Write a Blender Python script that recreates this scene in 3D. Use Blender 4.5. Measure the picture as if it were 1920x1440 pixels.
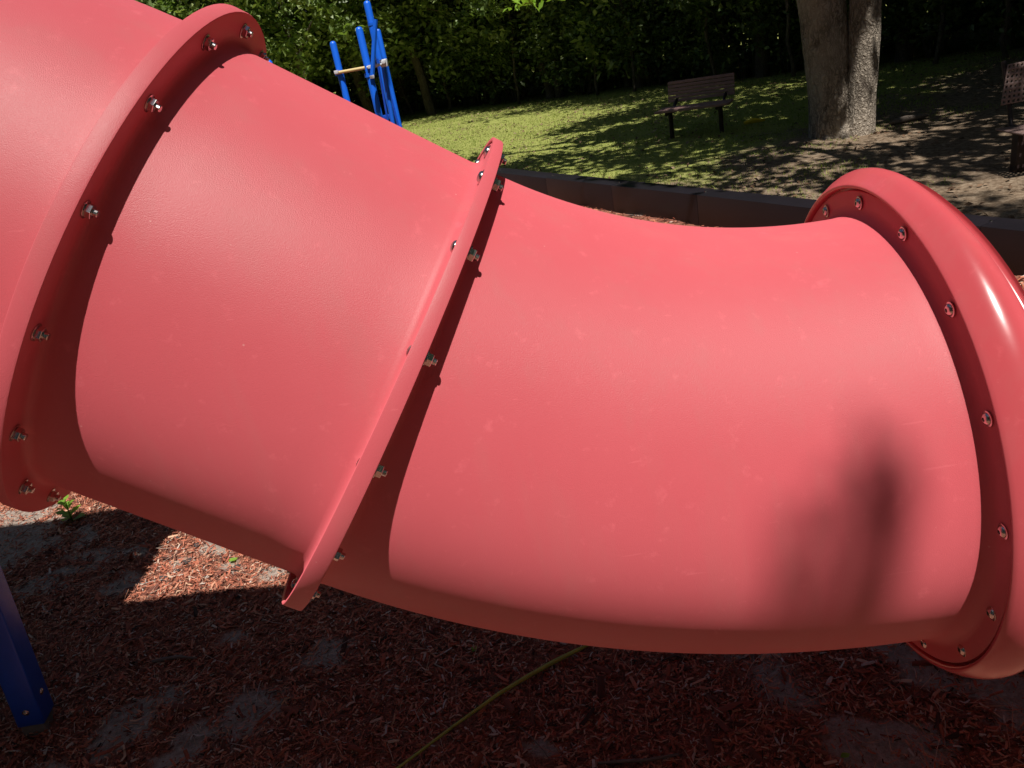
import bpy, bmesh, math, random
import numpy as np
from mathutils import Vector, Matrix

for o in list(bpy.data.objects):
    bpy.data.objects.remove(o, do_unlink=True)
SC = bpy.context.scene
COL = SC.collection
R = math.radians
H = 1.76

# ------------------------------------------------------------------ camera
cam = bpy.data.cameras.new('Camera')
cam.sensor_width = 36.0
cam.lens = 28.01
cam.clip_start = 0.02
cam.clip_end = 600.0
camo = bpy.data.objects.new('Camera', cam)
COL.objects.link(camo)
camo.matrix_world = Matrix(((0.9842, 0.1684, 0.0539, 0.0),
                            (-0.0185, 0.4012, -0.9158, 0.0),
                            (-0.1758, 0.9004, 0.3980, H),
                            (0, 0, 0, 1)))
SC.camera = camo

# ------------------------------------------------------------------ sky, sun, exposure
SUN_EL, SUN_AZ = R(65.6), R(-75.0)          # azimuth measured from +X towards +Y
SUN_DIR = Vector((math.cos(SUN_EL) * math.cos(SUN_AZ), math.cos(SUN_EL) * math.sin(SUN_AZ), math.sin(SUN_EL)))
W = bpy.data.worlds.new('World')
SC.world = W
W.use_nodes = True
wn = W.node_tree.nodes
wn.clear()
sky = wn.new('ShaderNodeTexSky')
sky.sky_type = 'NISHITA'
sky.sun_disc = False
sky.sun_elevation = SUN_EL
sky.sun_rotation = math.atan2(SUN_DIR.x, SUN_DIR.y)
bg = wn.new('ShaderNodeBackground')
bg.inputs['Strength'].default_value = 0.05
wo = wn.new('ShaderNodeOutputWorld')
W.node_tree.links.new(sky.outputs[0], bg.inputs[0])
W.node_tree.links.new(bg.outputs[0], wo.inputs[0])
sl = bpy.data.lights.new('Sun', 'SUN')
sl.energy = 5.0
sl.angle = R(0.53)
sl.color = (1.0, 0.95, 0.87)
so = bpy.data.objects.new('Sun', sl)
COL.objects.link(so)
so.rotation_euler = SUN_DIR.to_track_quat('Z', 'Y').to_euler()
so.location = (3, -10, 20)
vs = SC.view_settings
vs.view_transform = 'Standard'
vs.look = 'None'
vs.exposure = 0.17
vs.gamma = 1.0
vs.use_curve_mapping = False

# ------------------------------------------------------------------ helpers
rng = np.random.default_rng(7)
random.seed(7)


def nmat(name):
    m = bpy.data.materials.new(name)
    m.use_nodes = True
    nt = m.node_tree
    nt.nodes.clear()
    out = nt.nodes.new('ShaderNodeOutputMaterial')
    p = nt.nodes.new('ShaderNodeBsdfPrincipled')
    nt.links.new(p.outputs[0], out.inputs[0])
    return m, nt, p, out


def N(nt, kind, **kw):
    n = nt.nodes.new(kind)
    for k, v in kw.items():
        if k in n.inputs.keys():
            n.inputs[k].default_value = v
        else:
            setattr(n, k, v)
    return n


def ramp(nt, fac, stops):
    r = nt.nodes.new('ShaderNodeValToRGB')
    els = r.color_ramp.elements
    while len(els) < len(stops):
        els.new(0.5)
    for e, (p, c) in zip(els, stops):
        e.position = p
        e.color = (c[0], c[1], c[2], 1) if len(c) == 3 else c
    nt.links.new(fac, r.inputs[0])
    return r


def mix(nt, fac, a, b, blend='MIX'):
    m = nt.nodes.new('ShaderNodeMix')
    m.data_type = 'RGBA'
    m.blend_type = blend
    for sock, val in ((m.inputs[0], fac), (m.inputs[6], a), (m.inputs[7], b)):
        if hasattr(val, 'is_linked') or isinstance(val, bpy.types.NodeSocket):
            nt.links.new(val, sock)
        elif isinstance(val, (int, float)):
            sock.default_value = val
        else:
            sock.default_value = (val[0], val[1], val[2], 1)
    return m.outputs[2]


def coords(nt, kind='Object'):
    return nt.nodes.new('ShaderNodeTexCoord').outputs[kind]


def noise(nt, vec, scale, detail=3.0, rough=0.55, out='Fac'):
    n = N(nt, 'ShaderNodeTexNoise', Scale=scale, Detail=detail, Roughness=rough)
    nt.links.new(vec, n.inputs['Vector'])
    return n.outputs[0] if out == 'Fac' else n.outputs[1]


def bump(nt, p, height, strength, dist):
    b = N(nt, 'ShaderNodeBump', Strength=strength, Distance=dist)
    nt.links.new(height, b.inputs['Height'])
    nt.links.new(b.outputs[0], p.inputs['Normal'])
    return b


def mesh_np(name, V, F, mat=None, parent=None, smooth=False, sharp=None, tint=None):
    """V (n,3) array; F array (m,k) of equal k, or list of arrays with different k."""
    V = np.asarray(V, dtype=np.float32)
    Fs = F if isinstance(F, list) else [F]
    Fs = [np.asarray(f, dtype=np.int32) for f in Fs if len(f)]
    me = bpy.data.meshes.new(name)
    me.vertices.add(len(V))
    me.vertices.foreach_set('co', V.ravel())
    loops = np.concatenate([f.ravel() for f in Fs])
    tot = np.concatenate([np.full(len(f), f.shape[1], dtype=np.int32) for f in Fs])
    start = np.concatenate([[0], np.cumsum(tot)[:-1]]).astype(np.int32)
    me.loops.add(len(loops))
    me.loops.foreach_set('vertex_index', loops)
    me.polygons.add(len(tot))
    me.polygons.foreach_set('loop_start', start)
    me.polygons.foreach_set('loop_total', tot)
    if tint is not None:
        a = me.attributes.new('tint', 'FLOAT', 'FACE')
        a.data.foreach_set('value', np.asarray(tint, dtype=np.float32))
    me.update(calc_edges=True)
    me.validate(verbose=False)
    if smooth:
        me.polygons.foreach_set('use_smooth', np.ones(len(tot), dtype=bool))
        if sharp:
            me.set_sharp_from_angle(angle=R(sharp))
    if mat:
        me.materials.append(mat)
    o = bpy.data.objects.new(name, me)
    COL.objects.link(o)
    if parent:
        o.parent = parent
    return o


def tag(o, label=None, cat=None, group=None, kind=None):
    if label: o['label'] = label
    if cat: o['category'] = cat
    if group: o['group'] = group
    if kind: o['kind'] = kind
    return o


def empty(name, loc=(0, 0, 0), rz=0.0):
    e = bpy.data.objects.new(name, None)
    e.empty_display_size = 0.1
    e.location = loc
    e.rotation_euler = (0, 0, rz)
    COL.objects.link(e)
    return e


def box_vf(c, h, ax=None):
    """centre, half sizes, optional 3x3 axes rows."""
    s = np.array([[x, y, z] for x in (-1, 1) for y in (-1, 1) for z in (-1, 1)], float) * np.array(h)
    if ax is not None:
        s = s @ np.array(ax)
    V = s + np.array(c)
    F = np.array([[0, 1, 3, 2], [4, 6, 7, 5], [0, 4, 5, 1], [2, 3, 7, 6], [0, 2, 6, 4], [1, 5, 7, 3]])
    return V, F


def bevel_box(name, c, h, mat, parent=None, ax=None, bev=0.004, seg=2):
    bm = bmesh.new()
    V, F = box_vf((0, 0, 0), h)
    vs_ = [bm.verts.new(v) for v in V]
    for f in F:
        bm.faces.new([vs_[i] for i in f])
    bmesh.ops.recalc_face_normals(bm, faces=bm.faces)
    bmesh.ops.bevel(bm, geom=list(bm.edges), offset=bev, segments=seg, profile=0.6, affect='EDGES')
    me = bpy.data.meshes.new(name)
    bm.to_mesh(me)
    bm.free()
    P = np.array([v.co for v in me.vertices])
    if ax is not None:
        P = P @ np.array(ax)
    P = P + np.array(c)
    me.vertices.foreach_set('co', P.astype(np.float32).ravel())
    me.update()
    me.polygons.foreach_set('use_smooth', np.ones(len(me.polygons), dtype=bool))
    me.set_sharp_from_angle(angle=R(40))
    me.materials.append(mat)
    o = bpy.data.objects.new(name, me)
    COL.objects.link(o)
    if parent: o.parent = parent
    return o


def tube_vf(pts, rad, n=12, cap=True, wob=0.0, seed=0):
    pts = np.asarray(pts, float)
    rad = np.broadcast_to(np.asarray(rad, float), (len(pts),))
    T = np.gradient(pts, axis=0)
    T /= np.linalg.norm(T, axis=1)[:, None]
    ref = np.array([0.31, 0.17, 0.93])
    if abs(T[0] @ ref) > 0.93: ref = np.array([0.9, 0.3, 0.1])
    V = []
    rg = np.random.default_rng(seed)
    th = np.linspace(0, 2 * np.pi, n, endpoint=False)
    for p, t, r_ in zip(pts, T, rad):
        u = ref - t * (ref @ t); u /= np.linalg.norm(u)
        v = np.cross(t, u)
        rr = r_ * (1 + wob * (rg.random(n) - 0.5))
        V.append(p + rr[:, None] * (np.cos(th)[:, None] * u + np.sin(th)[:, None] * v))
    V = np.concatenate(V)
    F = []
    for i in range(len(pts) - 1):
        for j in range(n):
            F.append([i * n + j, i * n + (j + 1) % n, (i + 1) * n + (j + 1) % n, (i + 1) * n + j])
    Fs = [np.array(F)]
    if cap:
        Fs.append(np.array([list(range(n))[::-1], list(range((len(pts) - 1) * n, len(pts) * n))]))
    return V, Fs


def join_vf(parts):
    Vs, by = [], {}
    off = 0
    for V, F in parts:
        Fl = F if isinstance(F, list) else [F]
        for f in Fl:
            f = np.asarray(f)
            by.setdefault(f.shape[1], []).append(f + off)
        Vs.append(V)
        off += len(V)
    return np.concatenate(Vs), [np.concatenate(b) for b in by.values()]


# ------------------------------------------------------------------ materials
def plastic(name, col, col2, rough, peb, bump_s, sss=0.0, coat=0.0):
    m, nt, p, out = nmat(name)
    oc = coords(nt)
    fade = noise(nt, oc, 2.0, 6, 0.68)
    spots = noise(nt, oc, 31.0, 4, 0.7)
    c = mix(nt, fade, col, col2)
    sp = ramp(nt, spots, [(0.60, (0, 0, 0)), (0.78, (1, 1, 1))])
    c = mix(nt, sp.outputs[0], c, [min(1, x * 1.06 + 0.012) for x in col2])
    # pale scuffs: thin streaks
    mp = N(nt, 'ShaderNodeMapping')
    mp.inputs['Rotation'].default_value = (0.4, 0.9, 0.7)
    mp.inputs['Scale'].default_value = (5.0, 60.0, 60.0)
    nt.links.new(oc, mp.inputs[0])
    sc = noise(nt, mp.outputs[0], 1.6, 2, 0.5)
    sr = ramp(nt, sc, [(0.735, (0, 0, 0)), (0.76, (0.26, 0.26, 0.26))])
    c = mix(nt, sr.outputs[0], c, [min(1, x * 1.1 + 0.05) for x in col2])
    vor = N(nt, 'ShaderNodeTexVoronoi', Scale=17.0)
    nt.links.new(oc, vor.inputs['Vector'])
    vr = ramp(nt, vor.outputs['Distance'], [(0.018, (0.4, 0.4, 0.4)), (0.030, (0, 0, 0))])
    c = mix(nt, vr.outputs[0], c, (0.75, 0.42, 0.40))
    ms = N(nt, 'ShaderNodeMapping')
    ms.inputs['Scale'].default_value = (16.0, 16.0, 1.6)
    nt.links.new(oc, ms.inputs[0])
    st = noise(nt, ms.outputs[0], 1.0, 5, 0.6)
    stf = ramp(nt, st, [(0.50, (0, 0, 0)), (0.78, (0.30, 0.30, 0.30))])
    c = mix(nt, stf.outputs[0], c, (0.52, 0.17, 0.165))
    nt.links.new(c, p.inputs['Base Color'])
    rr = ramp(nt, fade, [(0.3, (rough - 0.04,) * 3), (0.7, (rough + 0.06,) * 3)])
    nt.links.new(rr.outputs[0], p.inputs['Roughness'])
    p.inputs['Specular IOR Level'].default_value = 0.46
    if 'Diffuse Roughness' in p.inputs:
        p.inputs['Diffuse Roughness'].default_value = 1.0
    p.inputs['Subsurface Weight'].default_value = sss
    p.inputs['Subsurface Radius'].default_value = (1.0, 0.12, 0.10)
    p.inputs['Subsurface Scale'].default_value = 0.004
    p.inputs['Coat Weight'].default_value = coat
    p.inputs['Coat Roughness'].default_value = 0.12
    h = noise(nt, oc, peb, 2, 0.5)
    bump(nt, p, h, bump_s, 0.002)
    return m


M = {}
M['red'] = plastic('red_plastic', (0.580, 0.098, 0.120), (0.640, 0.126, 0.152), 0.48, 850.0, 0.25)
M['red_gloss'] = plastic('red_gloss_plastic', (0.57, 0.086, 0.102), (0.61, 0.102, 0.120), 0.21, 60.0, 0.03)


def metal():
    m, nt, p, out = nmat('zinc_steel')
    p.inputs['Metallic'].default_value = 1.0
    oc = coords(nt)
    n = noise(nt, oc, 180, 3)
    r_ = ramp(nt, n, [(0.3, (0.50, 0.48, 0.46)), (0.62, (0.62, 0.60, 0.58)), (0.75, (0.30, 0.20, 0.14))])
    nt.links.new(r_.outputs[0], p.inputs['Base Color'])
    p.inputs['Roughness'].default_value = 0.22
    return m


def simple(name, col, rough=0.6, var=0.25, scale=6.0, bs=0.0, bscale=80.0, spec=0.4, metal_=0.0):
    m, nt, p, out = nmat(name)
    oc = coords(nt)
    n = noise(nt, oc, scale, 5, 0.65)
    c = mix(nt, n, [x * (1 - var) for x in col], [min(1, x * (1 + var)) for x in col])
    nt.links.new(c, p.inputs['Base Color'])
    p.inputs['Roughness'].default_value = rough
    p.inputs['Specular IOR Level'].default_value = spec
    p.inputs['Metallic'].default_value = metal_
    if bs:
        bump(nt, p, noise(nt, oc, bscale, 4, 0.6), bs, 0.004)
    return m


M['metal'] = metal()
M['socket'] = simple('dark_socket', (0.05, 0.035, 0.03), 0.5)
M['blue'] = simple('blue_paint', (0.010, 0.135, 0.78), 0.35, 0.12, 9.0, spec=0.5)
M['darkblue'] = simple('navy_paint', (0.012, 0.075, 0.52), 0.35, 0.2, 11.0, 0.15, 300)
M['silver'] = simple('silver_clamp', (0.62, 0.64, 0.68), 0.35, 0.1)
M['tan'] = simple('tan_paint', (0.62, 0.48, 0.22), 0.4, 0.1)
M['concrete'] = simple('concrete_footing', (0.20, 0.19, 0.18), 0.9, 0.4, 30, 0.5, 120)
M['black_plastic'] = simple('black_timber_plastic', (0.010, 0.008, 0.012), 0.42, 0.5, 5.0, 0.3, 140, spec=0.5)
M['bench'] = simple('bench_brown', (0.33, 0.20, 0.185), 0.5, 0.35, 14.0, 0.2, 60)
M['bench_hole'] = simple('bench_punched', (0.22, 0.145, 0.13), 0.55, 0.35, 14.0, 0.2, 60)
M['bench_frame'] = simple('bench_frame_dark', (0.03, 0.018, 0.018), 0.5, 0.3)
M['deck'] = simple('deck_grey', (0.12, 0.12, 0.13), 0.6)
M['stone'] = simple('stone_grey', (0.22, 0.21, 0.19), 0.9, 0.5, 14, 0.6, 30)
M['twig'] = simple('twig_grey', (0.16, 0.13, 0.11), 0.85, 0.5, 40, 0.4, 200)
M['yellow'] = simple('yellow_tape', (0.75, 0.55, 0.02), 0.5, 0.1)


def tinted(name, stops, rough=0.85, transl=0.0, spec=0.2, attr='tint'):
    m, nt, p, out = nmat(name)
    a = nt.nodes.new('ShaderNodeAttribute')
    a.attribute_name = attr
    r_ = ramp(nt, a.outputs['Fac'], stops)
    nt.links.new(r_.outputs[0], p.inputs['Base Color'])
    p.inputs['Roughness'].default_value = rough
    p.inputs['Specular IOR Level'].default_value = spec
    if transl:
        t = nt.nodes.new('ShaderNodeBsdfTranslucent')
        g = mix(nt, 1.0, r_.outputs[0], (1.3, 1.5, 0.6), 'MULTIPLY')
        nt.links.new(g, t.inputs[0])
        ms = nt.nodes.new('ShaderNodeMixShader')
        ms.inputs[0].default_value = transl
        nt.links.new(p.outputs[0], ms.inputs[1])
        nt.links.new(t.outputs[0], ms.inputs[2])
        nt.links.new(ms.outputs[0], out.inputs[0])
    return m


M['chips'] = tinted('mulch_chips', [(0.0, (0.045, 0.026, 0.020)), (0.18, (0.18, 0.062, 0.044)), (0.45, (0.44, 0.135, 0.080)),
                                    (0.72, (0.54, 0.22, 0.14)), (0.9, (0.62, 0.38, 0.25)), (1.0, (0.52, 0.46, 0.41))], 0.8)
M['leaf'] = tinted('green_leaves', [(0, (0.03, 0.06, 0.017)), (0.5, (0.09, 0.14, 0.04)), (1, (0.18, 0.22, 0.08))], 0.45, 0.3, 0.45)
M['leaf_sun'] = tinted('sunny_leaves', [(0, (0.07, 0.12, 0.035)), (0.5, (0.20, 0.275, 0.085)), (1, (0.36, 0.41, 0.17))], 0.45, 0.32, 0.45)  # brighter copy of the leaf colour, sunlight on the edge trees put into it
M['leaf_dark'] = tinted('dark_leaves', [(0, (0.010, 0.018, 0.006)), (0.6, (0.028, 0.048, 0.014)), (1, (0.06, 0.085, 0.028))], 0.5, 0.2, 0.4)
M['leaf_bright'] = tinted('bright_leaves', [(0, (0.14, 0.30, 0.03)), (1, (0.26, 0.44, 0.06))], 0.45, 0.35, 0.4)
M['grass'] = tinted('grass_blades', [(0, (0.17, 0.22, 0.05)), (0.5, (0.275, 0.33, 0.08)), (0.85, (0.38, 0.38, 0.13)), (1, (0.46, 0.38, 0.19))], 0.7, 0.25)
M['litter'] = tinted('leaf_litter', [(0, (0.06, 0.035, 0.022)), (0.5, (0.17, 0.10, 0.06)), (1, (0.36, 0.27, 0.19))], 0.8)


def bark(name, dark, light):
    m, nt, p, out = nmat(name)
    oc = coords(nt)
    mp = N(nt, 'ShaderNodeMapping')
    mp.inputs['Scale'].default_value = (1.0, 1.0, 0.35)
    nt.links.new(oc, mp.inputs[0])
    v = N(nt, 'ShaderNodeTexVoronoi', Scale=26.0)
    v.feature = 'DISTANCE_TO_EDGE'
    wv = noise(nt, oc, 9, 4, 0.6, 'Color')
    wm = mix(nt, 0.12, mp.outputs[0], wv)
    nt.links.new(wm, v.inputs['Vector'])
    n = noise(nt, mp.outputs[0], 14, 6, 0.7)
    h = N(nt, 'ShaderNodeMath', operation='MULTIPLY_ADD')
    nt.links.new(v.outputs['Distance'], h.inputs[0])
    h.inputs[1].default_value = 1.4
    nt.links.new(n, h.inputs[2])
    big = noise(nt, oc, 2.2, 4, 0.6)
    c1 = ramp(nt, h.outputs[0], [(0.38, dark), (0.85, light)])
    c = mix(nt, ramp(nt, big, [(0.42, (0, 0, 0)), (0.7, (0.6, 0.6, 0.6))]).outputs[0], c1.outputs[0], [x * 1.5 for x in light])
    nt.links.new(c, p.inputs['Base Color'])
    p.inputs['Roughness'].default_value = 0.95
    p.inputs['Specular IOR Level'].default_value = 0.15
    bump(nt, p, h.outputs[0], 1.0, 0.03)
    return m


M['bark'] = bark('oak_bark', (0.075, 0.058, 0.046), (0.38, 0.325, 0.265))
M['bark_thin'] = bark('thin_bark', (0.05, 0.04, 0.03), (0.14, 0.12, 0.09))


def lawn_mat():
    m, nt, p, out = nmat('lawn_ground')
    oc = coords(nt)
    big = noise(nt, oc, 0.35, 5, 0.62)
    mid = noise(nt, oc, 1.7, 5, 0.65)
    fine = noise(nt, oc, 22.0, 6, 0.75)
    finer = noise(nt, oc, 90.0, 3, 0.7)
    grass = ramp(nt, fine, [(0.30, (0.19, 0.22, 0.06)), (0.52, (0.28, 0.305, 0.085)), (0.72, (0.37, 0.34, 0.14))])
    dirt = ramp(nt, fine, [(0.28, (0.055, 0.038, 0.026)), (0.5, (0.20, 0.145, 0.10)), (0.66, (0.34, 0.27, 0.20)), (0.8, (0.16, 0.09, 0.05))])
    sepx = nt.nodes.new('ShaderNodeSeparateXYZ')
    nt.links.new(oc, sepx.inputs[0])
    # bare ground gets commoner towards the border corner under the oak (x up, y down)
    lin = N(nt, 'ShaderNodeMath', operation='MULTIPLY_ADD')
    nt.links.new(sepx.outputs[1], lin.inputs[0])
    lin.inputs[1].default_value = -0.11
    lin.inputs[2].default_value = 1.02
    li2 = N(nt, 'ShaderNodeMath', operation='MULTIPLY_ADD')
    nt.links.new(sepx.outputs[0], li2.inputs[0])
    li2.inputs[1].default_value = 0.085
    nt.links.new(lin.outputs[0], li2.inputs[2])
    cl = N(nt, 'ShaderNodeClamp', Min=-0.02, Max=0.62)
    nt.links.new(li2.outputs[0], cl.inputs[0])
    s = N(nt, 'ShaderNodeMath', operation='ADD')
    nt.links.new(cl.outputs[0], s.inputs[0])
    mm = N(nt, 'ShaderNodeMath', operation='MULTIPLY_ADD')
    nt.links.new(mid, mm.inputs[0])
    mm.inputs[1].default_value = 0.9
    nt.links.new(big, mm.inputs[2])
    s2 = N(nt, 'ShaderNodeMath', operation='MULTIPLY')
    nt.links.new(mm.outputs[0], s2.inputs[0])
    s2.inputs[1].default_value = 0.55
    nt.links.new(s2.outputs[0], s.inputs[1])
    f = ramp(nt, s.outputs[0], [(0.60, (0, 0, 0)), (0.74, (1, 1, 1))])
    c = mix(nt, f.outputs[0], grass.outputs[0], dirt.outputs[0])
    nt.links.new(c, p.inputs['Base Color'])
    p.inputs['Roughness'].default_value = 1.0
    p.inputs['Specular IOR Level'].default_value = 0.05
    hh = N(nt, 'ShaderNodeMath', operation='ADD')
    nt.links.new(fine, hh.inputs[0]); nt.links.new(finer, hh.inputs[1])
    bump(nt, p, hh.outputs[0], 0.4, 0.02)
    return m


def bed_mat():
    m, nt, p, out = nmat('mulch_bed_soil')
    oc = coords(nt)
    a = noise(nt, oc, 1.9, 5, 0.6)
    f = noise(nt, oc, 45.0, 5, 0.75)
    g = noise(nt, oc, 160.0, 3, 0.7)
    sand = ramp(nt, f, [(0.3, (0.22, 0.17, 0.14)), (0.55, (0.42, 0.34, 0.29)), (0.75, (0.55, 0.47, 0.42))])
    mul = ramp(nt, g, [(0.3, (0.09, 0.038, 0.028)), (0.5, (0.29, 0.115, 0.078)), (0.72, (0.46, 0.21, 0.14))])
    at = nt.nodes.new('ShaderNodeAttribute')
    at.attribute_name = 'sand'
    ad = N(nt, 'ShaderNodeMath', operation='MULTIPLY_ADD')
    nt.links.new(f, ad.inputs[0])
    ad.inputs[1].default_value = 0.5
    nt.links.new(at.outputs['Fac'], ad.inputs[2])
    k = ramp(nt, ad.outputs[0], [(0.42, (0, 0, 0)), (0.80, (1, 1, 1))])
    c = mix(nt, k.outputs[0], mul.outputs[0], sand.outputs[0])
    nt.links.new(c, p.inputs['Base Color'])
    p.inputs['Roughness'].default_value = 0.95
    p.inputs['Specular IOR Level'].default_value = 0.1
    hh = N(nt, 'ShaderNodeMath', operation='ADD')
    nt.links.new(f, hh.inputs[0]); nt.links.new(g, hh.inputs[1])
    bump(nt, p, hh.outputs[0], 0.8, 0.012)
    return m


M['lawn'] = lawn_mat()
M['bed'] = bed_mat()

# ------------------------------------------------------------------ ground
def vnoise(x, y, s, seed):
    """smooth value noise on numpy arrays"""
    x = np.asarray(x, float) * s + seed * 17.13
    y = np.asarray(y, float) * s - seed * 9.71
    xi, yi = np.floor(x), np.floor(y)
    fx, fy = x - xi, y - yi
    fx = fx * fx * (3 - 2 * fx); fy = fy * fy * (3 - 2 * fy)
    h = lambda a, b: np.modf(np.abs(np.sin(a * 127.1 + b * 311.7 + seed * 3.3) * 43758.5453))[0]
    return (h(xi, yi) * (1 - fx) + h(xi + 1, yi) * fx) * (1 - fy) + (h(xi, yi + 1) * (1 - fx) + h(xi + 1, yi + 1) * fx) * fy


# border line of the play area: origin and direction
B0 = np.array([2.70, 4.35])
BD = np.array([-0.475, 0.88]); BD /= np.linalg.norm(BD)
BN = np.array([-BD[1], BD[0]])          # towards the play area


def zbed(x, y):
    return 0.010 + 0.030 * (vnoise(x, y, 1.3, 1) - 0.5) + 0.022 * (vnoise(x, y, 4.1, 2) - 0.5) + 0.012 * (vnoise(x, y, 11., 3) - 0.5)


def px_ray(px, py):
    d = np.array([(px - 960) / 1494.0, -(py - 720) / 1494.0, -1.0])
    Rm = np.array([[0.9842, 0.1684, 0.0539], [-0.0185, 0.4012, -0.9158], [-0.1758, 0.9004, 0.3980]])
    return Rm @ d


SAND = []
for (px_, py_, r_) in ((350, 1412, .10), (215, 1405, .08), (1445, 1262, .06), (1480, 1295, .07), (1700, 1262, .12), (1640, 1408, .13), (1730, 1400, .11), (440, 1205, .05),
                       (300, 1330, .06), (40, 1030, .30), (160, 1050, .22), (262, 1032, .07), (235, 1096, .08), (345, 1050, .05), (520, 1075, .07), (430, 1065, .06), (1010, 1420, .05), (90, 1100, .15), (1890, 1300, .12), (60, 960, .2)):
    d_ = px_ray(px_, py_)
    g_ = d_ * (-H / d_[2])
    SAND.append((g_[0], g_[1], r_ * 0.72))


def sand_mask(x, y):
    n_ = 0.45 * vnoise(x, y, 9., 41) + 0.35 * vnoise(x, y, 21., 42) + 0.2 * vnoise(x, y, 50., 43) - 0.5
    far = np.clip((vnoise(x, y, 1.6, 11) * 0.6 + vnoise(x, y, 5.0, 12) * 0.4 - 0.70) / 0.08, 0, 1)
    m_ = far.copy()
    for (a_, b_, r_) in SAND:
        q_ = 1.0 - np.hypot(x - a_, y - b_) / r_
        m_ = np.maximum(m_, np.clip((q_ * 0.8 + n_ * 2.6 + 0.10) * 3.0, 0, 1) * (q_ > -0.6))
    return m_


def zlawn(x, y):
    return 0.05 * (vnoise(x, y, 0.5, 5) - 0.5) + 0.02 * (vnoise(x, y, 2.2, 6) - 0.5) - 0.05


# lawn: outer sheet reaching the horizon, finer towards the camera
def grid_axis(lo, hi, near_lo, near_hi, step):
    a = list(np.arange(near_lo, near_hi + 1e-6, step))
    v, s = near_lo, step
    left = []
    while v > lo:
        s *= 1.35; v -= s; left.append(max(v, lo))
    v, s = near_hi, step
    right = []
    while v < hi:
        s *= 1.35; v += s; right.append(min(v, hi))
    return np.array(left[::-1] + a + right)


gx, gy = grid_axis(-260, 260, -4, 11, 0.16), grid_axis(-120, 400, 2, 26, 0.16)
X, Y = np.meshgrid(gx, gy, indexing='ij')
Z = zlawn(X, Y)
V = np.stack([X, Y, Z], -1).reshape(-1, 3)
ni, nj = len(gx), len(gy)
idx = np.arange(ni * nj).reshape(ni, nj)
F = np.stack([idx[:-1, :-1], idx[1:, :-1], idx[1:, 1:], idx[:-1, 1:]], -1).reshape(-1, 4)
lawn = mesh_np('lawn', V, F, M['lawn'], smooth=True)
tag(lawn, kind='structure', label='shaded park lawn with bare sandy patches beyond the border')

ts = np.arange(-9, 15.01, 0.06); wsx = np.arange(-0.02, 13.01, 0.06)
T_, W_ = np.meshgrid(ts, wsx, indexing='ij')
X = B0[0] + BD[0] * T_ + BN[0] * W_; Y = B0[1] + BD[1] * T_ + BN[1] * W_
V = np.stack([X, Y, zbed(X, Y)], -1).reshape(-1, 3)
ni, nj = len(ts), len(wsx)
idx = np.arange(ni * nj).reshape(ni, nj)
F = np.stack([idx[:-1, :-1], idx[:-1, 1:], idx[1:, 1:], idx[1:, :-1]], -1).reshape(-1, 4)
bed = mesh_np('mulch_bed', V, F, M['bed'], smooth=True)
at_ = bed.data.attributes.new('sand', 'FLOAT', 'POINT')
at_.data.foreach_set('value', sand_mask(X, Y).ravel().astype(np.float32))
tag(bed, kind='structure', label='playground bed of sandy soil under red wood mulch')

# ------------------------------------------------------------------ tube slide
YS = 1.337
SL = R(36.2)
r0 = 0.390          # outer tube radius
RF = 0.4423         # flange radius
NSEG = 112
dA = np.array([math.cos(SL), 0, -math.sin(SL)])
cA = np.array([-0.642, YS, H - 0.2517])
L2 = 0.444
cB = cA + dA * L2
RAD3, BEND3 = 1.408, R(37.9)


def frame_xz(ang):
    """direction pitched down by ang in the XZ plane, with 'up' normal"""
    d = np.array([math.cos(ang), 0, -math.sin(ang)])
    u = np.array([math.sin(ang), 0, math.cos(ang)])
    return d, u


VP = np.array([0, -1.0, 0])


def path_straight(c, ang):
    d, u = frame_xz(ang)
    return lambda s: (c + d * s, u, d)


def path_arc(c, ang, rad, sgn):
    """bends from pitch ang; sgn=+1 flattens downstream (pitch decreases with s)"""
    d0, u0 = frame_xz(ang)

    def f(s):
        a = ang - sgn * s / rad
        d, u = frame_xz(a)
        if sgn > 0:
            cen = c + u0 * rad
            return cen - u * rad, u, d
        cen = c - u0 * rad
        return cen + u * rad, u, d
    return f


def lathe(path, prof, n=NSEG):
    """sweep closed profile [(s, R)] about path"""
    th = np.linspace(0, 2 * np.pi, n, endpoint=False)
    V = []
    for s, rr in prof:
        c, u, d = path(s)
        V.append(c + rr * (np.cos(th)[:, None] * u + np.sin(th)[:, None] * VP))
    V = np.concatenate(V)
    m = len(prof)
    i = np.arange(m)[:, None]; j = np.arange(n)[None, :]
    i2 = (i + 1) % m; j2 = (j + 1) % n
    F = np.stack(np.broadcast_arrays(i * n + j, i2 * n + j, i2 * n + j2, i * n + j2), -1).reshape(-1, 4)
    return V, F


slide = empty('tube_slide', (1.35, YS, 0.0))
tag(slide, 'faded red plastic tube slide with bolted ring flanges above the mulch', 'slide')
SLO = np.array([1.35, YS, 0.0])


def loc(V):
    return V - SLO


def start_lip(s0, R_, r_):
    """downstream piece: cup lip wrapping the upstream disc, flat face, fillet down to tube"""
    return [(s0 - 0.0165, R_ - 0.0050), (s0 - 0.0170, R_ - 0.0025), (s0 - 0.0160, R_ - 0.0006), (s0 - 0.0130, R_),
            (s0 + 0.0062, R_), (s0 + 0.0086, R_ - 0.0008), (s0 + 0.0095, R_ - 0.0032), (s0 + 0.0096, r_ + 0.016),
            (s0 + 0.0106, r_ + 0.0085), (s0 + 0.0135, r_ + 0.0040), (s0 + 0.0180, r_ + 0.0012), (s0 + 0.024, r_)]


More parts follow.
